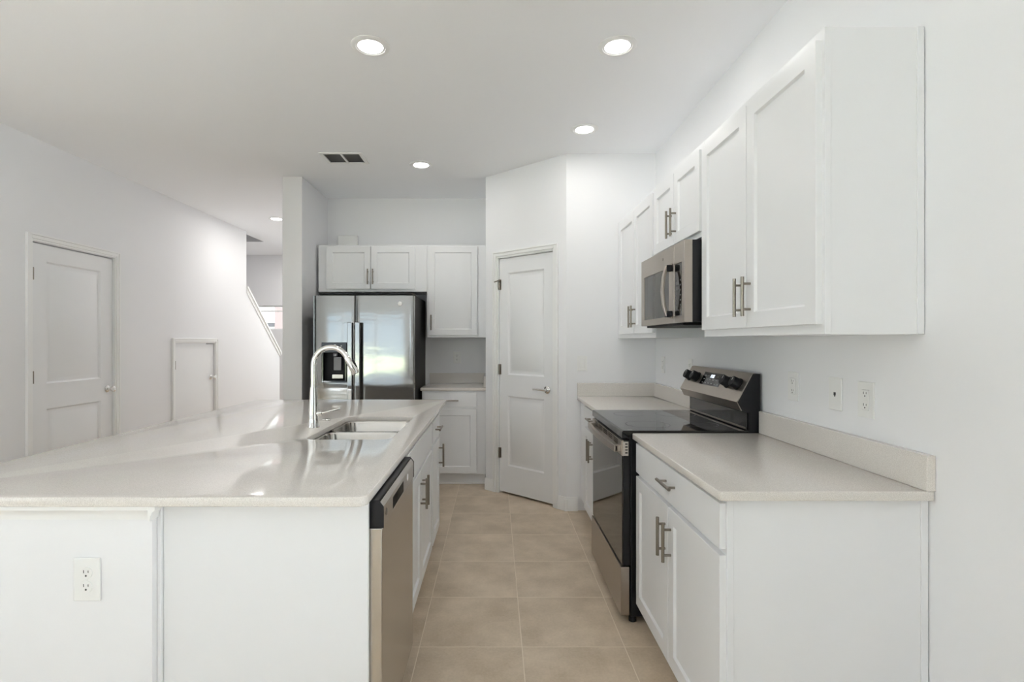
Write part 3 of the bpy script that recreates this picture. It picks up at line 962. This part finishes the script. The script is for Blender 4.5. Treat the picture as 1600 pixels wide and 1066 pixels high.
for k in range(13):
    f = k / 12
    y = ry0 + 0.022 + f * (ry1 - ry0 - 0.044)
    bow = 0.016 * math.sin(PI * f)
    rs.append(hrect(0.580 - bow, y, 0.826, 0.009, 0.016))
hb.rings(rs)
for y in (ry0 + 0.022, ry1 - 0.050):
    hb.box(0.574, 0.606, y, y + 0.028, 0.812, 0.842)
part('handle', hb, M['steel_h'], od, bevel=0.003)
part('storage_drawer', MB().box(0.598, 0.640, ry0 + 0.004, ry1 - 0.004, 0.036, 0.266), M['steel_h'], rg, bevel=0.003)
# backguard
part('backguard', MB().prism([(1.206, 0.894), (1.206, 1.000), (1.171, 1.010), (1.1505, 1.049), (1.223, 1.184), (1.258, 1.184), (1.258, 0.894)], lambda u, v, w: (u, w, v), ry0 + 0.001, ry1 - 0.001), M['black'], rg)
part('backguard_glass', MB().box(1.1995, 1.2055, ry0 + 0.012, ry1 - 0.012, 0.917, 0.998), M['blackglass'], rg, bevel=0.0015)
part('reflection_bar', MB().box(1.194, 1.1992, ry0 + 0.02, ry1 - 0.012, 0.920, 0.928), M['steel_h'], rg, bevel=0.001)  # steel bar in place of a silver reflection line on the backguard
T_, C_, L_ = Vector((1.223, 0, 1.184)), Vector((1.1505, 0, 1.049)), Vector((1.171, 0, 1.010))
n1 = Vector((-0.881, 0, 0.473)); n2_ = Vector((-(C_ - L_).z, 0, (C_ - L_).x)).normalized()
th = 0.004
o1_, o2_, o3_ = T_ + n1 * th, C_ + n1 * th * 0.8 + Vector((-0.002, 0, 0)), L_ + n2_ * th
pf = [(v.x, v.z) for v in (T_ + Vector((0.010, 0, 0.0006)), T_ + Vector((0.010, 0, 0.004)), o1_, o2_, o3_, L_, C_, T_)]
cpan = part('control_panel', MB().prism(pf, lambda u, v, w: (u, w, v), ry0 - 0.001, ry1 + 0.001), M['steel_h'], rg)
fd = (T_ - C_).normalized()
def onface(s, y, off=0.0):
    p = C_ + fd * s + n1 * (th + off)
    return Vector((p.x, y, p.z))
def facequad(mb, s0, s1, ya, yb, o0_, o1__):
    lo = [onface(s0, ya, o0_), onface(s0, yb, o0_), onface(s1, yb, o0_), onface(s1, ya, o0_)]
    hi = [onface(s0, ya, o1__), onface(s0, yb, o1__), onface(s1, yb, o1__), onface(s1, ya, o1__)]
    mb.rings([lo, hi])
    return mb
dp = part('display', facequad(MB(), 0.052, 0.128, 2.775, 3.03, -0.001, 0.0015), M['blackglass'], cpan)
dg = MB()
seg7 = {'1': 'bc', '2': 'abged', '0': 'abcdef'}
def digit(mb, ch, y, s, w=0.010, h=0.018, t=0.0026):
    # the digit runs from y (left as seen from the room, larger y) toward smaller y
    for c in seg7[ch]:
        a = {'a': (0, w, h - t, h), 'd': (0, w, 0, t), 'g': (0, w, h / 2 - t / 2, h / 2 + t / 2), 'f': (0, t, h / 2, h), 'e': (0, t, 0, h / 2), 'b': (w - t, w, h / 2, h), 'c': (w - t, w, 0, h / 2)}[c]
        facequad(mb, s + a[2], s + a[3], y - a[1], y - a[0], 0.0012, 0.0019)
for i, ch in enumerate('1200'):
    digit(dg, ch, 2.935 - i * 0.013 - (0.004 if i > 1 else 0), 0.098)
part('clock_digits', dg, M['digits'], dp)
for r in range(3):
    for c in range(6):
        if 1 < c < 4 and r == 2:
            continue
        yy = 3.005 - c * 0.04
        part('key_legend', facequad(MB(), 0.062 + r * 0.022, 0.066 + r * 0.022, yy - 0.018, yy, 0.0012, 0.0018), M['legend'], dp)
for y in (3.205, 3.100, 2.690, 2.580):
    c0 = onface(0.088, y, 0.0)
    kn = MB().tube([c0, c0 + n1 * 0.006, c0 + n1 * 0.007, c0 + n1 * 0.038, c0 + n1 * 0.040], [0.031, 0.031, 0.0275, 0.026, 0.0245], 28)
    k_ = part('knob', kn, M['blackmatte'], cpan)
    top = c0 + n1 * 0.0402
    pm = MB()
    a_, b_2 = top + fd * 0.004, top + fd * 0.020
    hw = Vector((0, 0.0014, 0))
    pm.rings([[a_ - hw, a_ + hw, b_2 + hw, b_2 - hw], [a_ - hw + n1 * 0.0006, a_ + hw + n1 * 0.0006, b_2 + hw + n1 * 0.0006, b_2 - hw + n1 * 0.0006]])
    part('pointer', pm, M['plate'], k_)

# ------------------------------------------------------------------ fridge (front faces -Y)
fr = thing('refrigerator', 'stainless side-by-side refrigerator with black ice dispenser in the niche', 'refrigerator', (-1.14, 5.0, 0))
FX0, FX1, FY, FZ0, FZ1 = -1.580, -0.703, 4.605, 0.065, 1.735
FS = -1.215
part('cabinet', MB().box(FX0 + 0.008, FX1 - 0.004, 4.690, 5.40, 0.03, 1.745), M['charcoal'], fr, bevel=0.003)
part('base_grille', MB().box(FX0 + 0.02, FX1 - 0.02, 4.66, 4.689, 0.005, 0.062), M['blackmatte'], fr)
part('hinge_cover', MB().box(FX0 + 0.03, FX1 - 0.02, 4.66, 4.86, 1.746, 1.766), M['blackmatte'], fr, bevel=0.004)
def fdoor(x0, x1, hole=None):
    mb = MB()
    bul = 0.006
    nx = 12
    xs = [x0 + (x1 - x0) * i / nx for i in range(nx + 1)]
    zs = [FZ0, FZ1]
    e_ = (x1 - x0) * 0.5 * 0.035
    xs += [x0 + e_, x1 - e_, x0 + e_ * 0.5, x1 - e_ * 0.5]
    if hole:
        xs += [hole[0], hole[1]]; zs += [hole[2], hole[3]]
    mid = (x0 + x1) / 2
    hw_ = (x1 - x0) / 2
    def yfun(x):
        q_ = (x - mid) / hw_
        edge = max(0.0, abs(q_) - 0.965) / 0.035
        return FY - bul * (1 - q_ * q_) + 0.004 * edge * edge
    fill = lambda u, v: not (hole and hole[0] < u < hole[1] and hole[2] < v < hole[3])
    mb.grid(xs, zs, fill, 0, 1, lambda u, v, w: (u, yfun(u) if w == 0 else 4.672, v))
    return mb
HOLE = (-1.497, -1.290, 0.985, 1.322)
ld = part('freezer_door', fdoor(FX0, FS - 0.004, HOLE), M['fridge'], fr)
rd = part('fridge_door', fdoor(FS + 0.004, FX1), M['fridge'], fr)
part('door_gasket', MB().box(FX0 + 0.012, FX1 - 0.008, 4.673, 4.689, FZ0 + 0.01, FZ1 - 0.005), M['blackmatte'], fr)
def fhandle(x):
    mb = MB()
    mb.box(x - 0.022, x + 0.022, FY - 0.062, FY - 0.040, 0.42, 1.503)
    for z in (0.45, 1.46):
        mb.box(x - 0.012, x + 0.012, FY - 0.042, FY + 0.006, z - 0.02, z + 0.02)
    return mb
part('handle', fhandle(FS - 0.032), M['fridge'], ld, bevel=0.006)
part('handle', fhandle(FS + 0.034), M['fridge'], rd, bevel=0.006)
part('badge', MB().lathe([(0.0, 0.0), (0.019, 0.0), (0.019, -0.002), (0.015, -0.004), (0.0, -0.004)], (-0.823, FY - 0.008, 1.665), 'y', 24), M['plate'], rd, label='small round pale badge')
# dispenser
hx0, hx1, hz0, hz1 = HOLE
ds = MB()
fyy = FY - 0.016
for (o_, i_, ya_) in ((0.006, 0.012, fyy),):
    xs = [hx0 - o_, hx0 + i_, hx1 - i_, hx1 + o_]
    zs = [hz0 - o_, hz0 + i_, hz1 - 0.085, hz1 + o_]
    ds.grid(xs, zs, lambda u, v: not (hx0 + i_ < u < hx1 - i_ and hz0 + i_ < v < hz1 - 0.085), ya_, FY + 0.03, lambda u, v, w: (u, w, v))
dsp = part('dispenser', ds, M['blackglass'], ld, bevel=0.004)
part('niche', MB().box(hx0 + 0.002, hx1 - 0.002, FY + 0.045, FY + 0.050, hz0 + 0.002, hz1 - 0.002), M['blackmatte'], dsp)
part('paddle', MB().box(-1.405, -1.340, FY + 0.012, FY + 0.022, 1.085, 1.20).cyl((-1.392, FY + 0.016, 1.205), (-1.392, FY + 0.016, 1.232), 0.018, seg=20), M['greyplastic'], dsp, bevel=0.002)
part('drip_tray', MB().box(-1.415, -1.318, FY - 0.004, FY + 0.03, 1.012, 1.050), M['steel'], dsp, bevel=0.004)
for (x, r) in ((-1.386, 0.013), (-1.46, 0.006), (-1.33, 0.005)):
    part('button', MB().lathe([(0.0, 0.0), (r, 0.0), (r, -0.002), (r * 0.8, -0.003), (0.0, -0.003)], (x, fyy - 0.0005, 1.297), 'y', 20), M['plate'], dsp)

# ------------------------------------------------------------------ back wall cabinets
WYF = 5.13
cabinet('wall_cabinet', 'wide low white two-door wall cabinet directly above the refrigerator', 'cabinet',
        (-1.709, WYF, 0), 0, 1.050, YB - 0.003 - WYF, 1.818, UT,
        doors=[(0.082, 0.508, 1.842, UT - 0.016, (0.508 - 0.022, 1.96)), (0.514, 0.940, 1.842, UT - 0.016, (0.514 + 0.022, 1.96))])
cabinet('wall_cabinet', 'white single-door wall cabinet beside the refrigerator, over the small back counter', 'cabinet',
        (-0.657, WYF, 0), 0, 0.572, YB - 0.003 - WYF, 1.374, UT,
        doors=[(0.019, 0.490, 1.396, UT - 0.016, (0.045, 1.518))])
BYF = 4.925
cabinet('base_cabinet', 'white base cabinet with one drawer over one door, between refrigerator and pantry', 'cabinet',
        (-0.676, BYF, 0), 0, 0.592, YB - 0.003 - BYF, 0.10, CB, toe=0.045,
        doors=[(0.022, 0.508, 0.115, DZ1)],
        drawers=[(0.022, 0.508, 0.730, DRZ1, (0.268, 0.79))])
part('shoe_moulding', MB().box(-0.672, -0.088, BYF + 0.033, BYF + 0.0445, 0, 0.018), M['trim'], bpy.data.objects['base_cabinet.002'], bevel=0.003)
worktop('counter_worktop', 'small grey-beige quartz worktop with backsplash beside the refrigerator', -0.690, -0.083, BYF - 0.022, YB - 0.001, 0.004,
        [(-0.672, -0.106, YB - 0.024, YB - 0.001), (-0.105, -0.083, BYF + 0.03, YB - 0.001)], (-0.38, 5.2, CB))

# doorbell chime above the fridge cabinet
cb_ = thing('chime_box', 'small white rectangular box on the wall above the fridge cabinet', 'chime box', (-1.515, YB, 2.37))
part('cover', MB().box(-1.615, -1.415, YB - 0.050, YB - 0.006, 2.322, 2.428), M['plate'], cb_, bevel=0.006)
part('base', MB().box(-1.612, -1.418, YB - 0.010, YB - 0.0005, 2.310, 2.424), M['greyplastic'], cb_)  # grey lip below the cover stands in for the shadow underneath

# ------------------------------------------------------------------ outlets and switch
def duplex(label, loc, rot):
    o = thing('duplex_outlet', label, 'outlet', loc, rot)
    part('cover_plate', MB().box(-0.038, 0.038, -0.006, 0, -0.061, 0.061), M['plate'], o, bevel=0.003, world=False)
    for z in (0.0195, -0.0195):
        r_ = part('receptacle', MB().lathe([(0.0, -0.006), (0.0172, -0.006), (0.0172, -0.0075), (0.0165, -0.0082), (0.0, -0.0082)], (0, 0, z), 'y', 24), M['plate'], o, world=False)
        part('slot', MB().box(-0.0075, -0.0055, -0.0086, -0.0080, z + 0.000, z + 0.0085), M['slot'], r_, world=False)
        part('slot', MB().box(0.0055, 0.0075, -0.0086, -0.0080, z + 0.001, z + 0.0075), M['slot'], r_, world=False)
        part('ground_hole', MB().cyl((0, -0.0086, z - 0.0075), (0, -0.0080, z - 0.0075), 0.0028, seg=12), M['slot'], r_, world=False)
    part('screw', MB().cyl((0, -0.0072, 0), (0, -0.006, 0), 0.003, seg=12), M['plate'], o, world=False)
    return o
def gfci(label, loc, rot):
    o = thing('wall_outlet', label, 'outlet', loc, rot)
    part('cover_plate', MB().grid([-0.039, -0.017, 0.017, 0.039], [-0.061, -0.034, 0.034, 0.061], lambda u, v: not (abs(u) < 0.017 and abs(v) < 0.034), -0.006, 0, lambda u, v, w: (u, w, v)), M['plate'], o, bevel=0.002, world=False)
    f = part('receptacle', MB().box(-0.0162, 0.0162, -0.0078, -0.0002, -0.0332, 0.0332), M['plate'], o, bevel=0.001, world=False)
    for z in (0.019, -0.021):
        part('slot', MB().box(-0.0075, -0.0055, -0.0082, -0.0077, z, z + 0.0085), M['slot'], f, world=False)
        part('slot', MB().box(0.0055, 0.0075, -0.0082, -0.0077, z + 0.001, z + 0.0075), M['slot'], f, world=False)
        part('ground_hole', MB().cyl((0, -0.0082, z - 0.006), (0, -0.0077, z - 0.006), 0.0026, seg=12), M['slot'], f, world=False)
    part('test_button', MB().box(-0.011, 0.011, -0.0088, -0.0077, 0.0008, 0.0048), M['plate'], f, bevel=0.0005, world=False)
    part('reset_button', MB().box(-0.011, 0.011, -0.0088, -0.0077, -0.0050, -0.0010), M['plate'], f, bevel=0.0005, world=False)
    return o
duplex('white duplex outlet on the island knee wall', (-1.152, 1.4995, 0.666), 0)
g1 = gfci('white outlet right beside the range, first of three plates over the near counter', (XR - 0.0003, 2.25, 1.148), -PI / 2)
dup(g1, (XR - 0.0003, 1.809, 1.139), -PI / 2, 'white outlet nearest the open counter end, last of three plates over the near counter')
dup(g1, (XR - 0.0003, 3.99, 1.162), -PI / 2, 'white outlet on the side wall over the corner worktop backsplash')
dup(g1, (XR - 0.0003, 3.44, 1.162), -PI / 2, 'white outlet peeking out behind the top of the range')
dup(g1, (-0.392, YB - 0.0003, 1.169), 0, 'white outlet on the back wall over the small counter beside the fridge')
jk = thing('wall_jack', 'white plate with one small dark jack, middle of three over the near counter', 'wall jack', (XR - 0.0003, 1.972, 1.143), -PI / 2)
part('cover_plate', MB().box(-0.038, 0.038, -0.006, 0, -0.061, 0.061), M['plate'], jk, bevel=0.003, world=False)
part('socket', MB().box(-0.006, 0.006, -0.0066, -0.0059, -0.005, 0.006).box(-0.003, 0.003, -0.0066, -0.0059, -0.010, -0.005), M['slot'], jk, world=False)
sw = thing('light_switch', 'white rocker light switch on the wall right of the pantry door', 'light switch', (0.690, YC - 0.0003, 1.163), 0)
part('cover_plate', MB().grid([-0.038, -0.017, 0.017, 0.038], [-0.060, -0.034, 0.034, 0.060], lambda u, v: not (abs(u) < 0.017 and abs(v) < 0.034), -0.006, 0, lambda u, v, w: (u, w, v)), M['plate'], sw, bevel=0.002, world=False)
part('rocker', MB().prism([(-0.002, -0.033), (-0.009, -0.033), (-0.006, 0.0), (-0.0075, 0.033), (-0.002, 0.033)], lambda u, v, w: (w, u, v), -0.0162, 0.0162), M['plate'], sw, world=False)

# ------------------------------------------------------------------ ceiling
def ceiling_light(label, x, y, power):
    o = thing('recessed_downlight', label, 'ceiling light', (x, y, HC), 0, 'recessed downlights')
    part('trim_ring', MB().lathe([(0.072, -0.004), (0.074, -0.007), (0.088, -0.006), (0.097, -0.002), (0.097, 0.0), (0.072, 0.0)], (0, 0, 0), 'z', 40), M['trim'], o, world=False)
    part('lens', MB().lathe([(0.0, -0.0045), (0.060, -0.0045), (0.0715, -0.0025), (0.0715, -0.0005), (0.0, -0.0005)], (0, 0, 0), 'z', 40), M['lens'], o, world=False)
    l = bpy.data.lights.new('downlight_beam', 'AREA')
    l.shape = 'DISK'
    l.size = 0.13
    l.energy = power
    l.color = (1.0, 0.975, 0.94)
    lo = bpy.data.objects.new('downlight_beam', l)
    sc.collection.objects.link(lo)
    lo.parent = o
    lo.location = (0, 0, -0.012)
    return o
L0 = ceiling_light('round recessed ceiling light over the island, nearest the camera on that side', -0.624, 2.659, LAMP_W)
for x, y, lb in ((0.617, 2.659, 'round recessed ceiling light in front of the microwave, nearest the right wall cabinets'),
                 (0.627, 3.703, 'round recessed ceiling light just before the pantry door wall'),
                 (-0.619, 4.449, 'round recessed ceiling light beside the air vent, before the refrigerator'),
                 (-2.75, 8.20, 'unseen round ceiling light added behind the fridge wall to brighten the hall'),  # extra downlight out of view, put in to brighten the foyer
                 (-2.646, 6.417, 'round recessed ceiling light in the hall, half hidden by the fridge wall')):
    lc = dup(L0, (x, y, HC), 0, lb)
    if x < -2:
        for ch in lc.children:
            if ch.type == 'LIGHT':
                ch.data = ch.data.copy()
                ch.data.energy = LAMP_FAR if y < 7 else 3.2 * LAMP_FAR
vt = thing('ceiling_vent', 'white rectangular air vent with two rows of grey louvres in the ceiling', 'air vent', (-1.21, 4.28, HC))
vx0, vx1, vy0, vy1 = -1.385, -1.045, 4.150, 4.410
vf = MB()
xm = (vx0 + vx1) / 2
vf.grid([vx0, vx0 + 0.03, xm - 0.009, xm + 0.009, vx1 - 0.03, vx1], [vy0, vy0 + 0.028, vy1 - 0.028, vy1],
        lambda u, v: not (vy0 + 0.028 < v < vy1 - 0.028 and (vx0 + 0.03 < u < xm - 0.009 or xm + 0.009 < u < vx1 - 0.03)), HC - 0.009, HC, lambda u, v, w: (u, v, w))
part('frame', vf, M['trim'], vt, bevel=0.003)
part('duct', MB().box(vx0 + 0.031, vx1 - 0.031, vy0 + 0.029, vy1 - 0.029, HC - 0.0012, HC), M['ventdark'], vt)
for (xa, xb) in ((vx0 + 0.031, xm - 0.0095), (xm + 0.0095, vx1 - 0.031)):
    lm = MB()
    n_ = 9
    for k in range(n_):
        y = vy0 + 0.034 + (vy1 - vy0 - 0.068) * (k + 0.5) / n_
        lm.prism([(y - 0.010, HC - 0.0085), (y - 0.008, HC - 0.0085), (y + 0.010, HC - 0.0025), (y + 0.008, HC - 0.0025)], lambda u, v, w: (w, u, v), xa, xb)
    part('louvres', lm, M['ventslat'], vt)
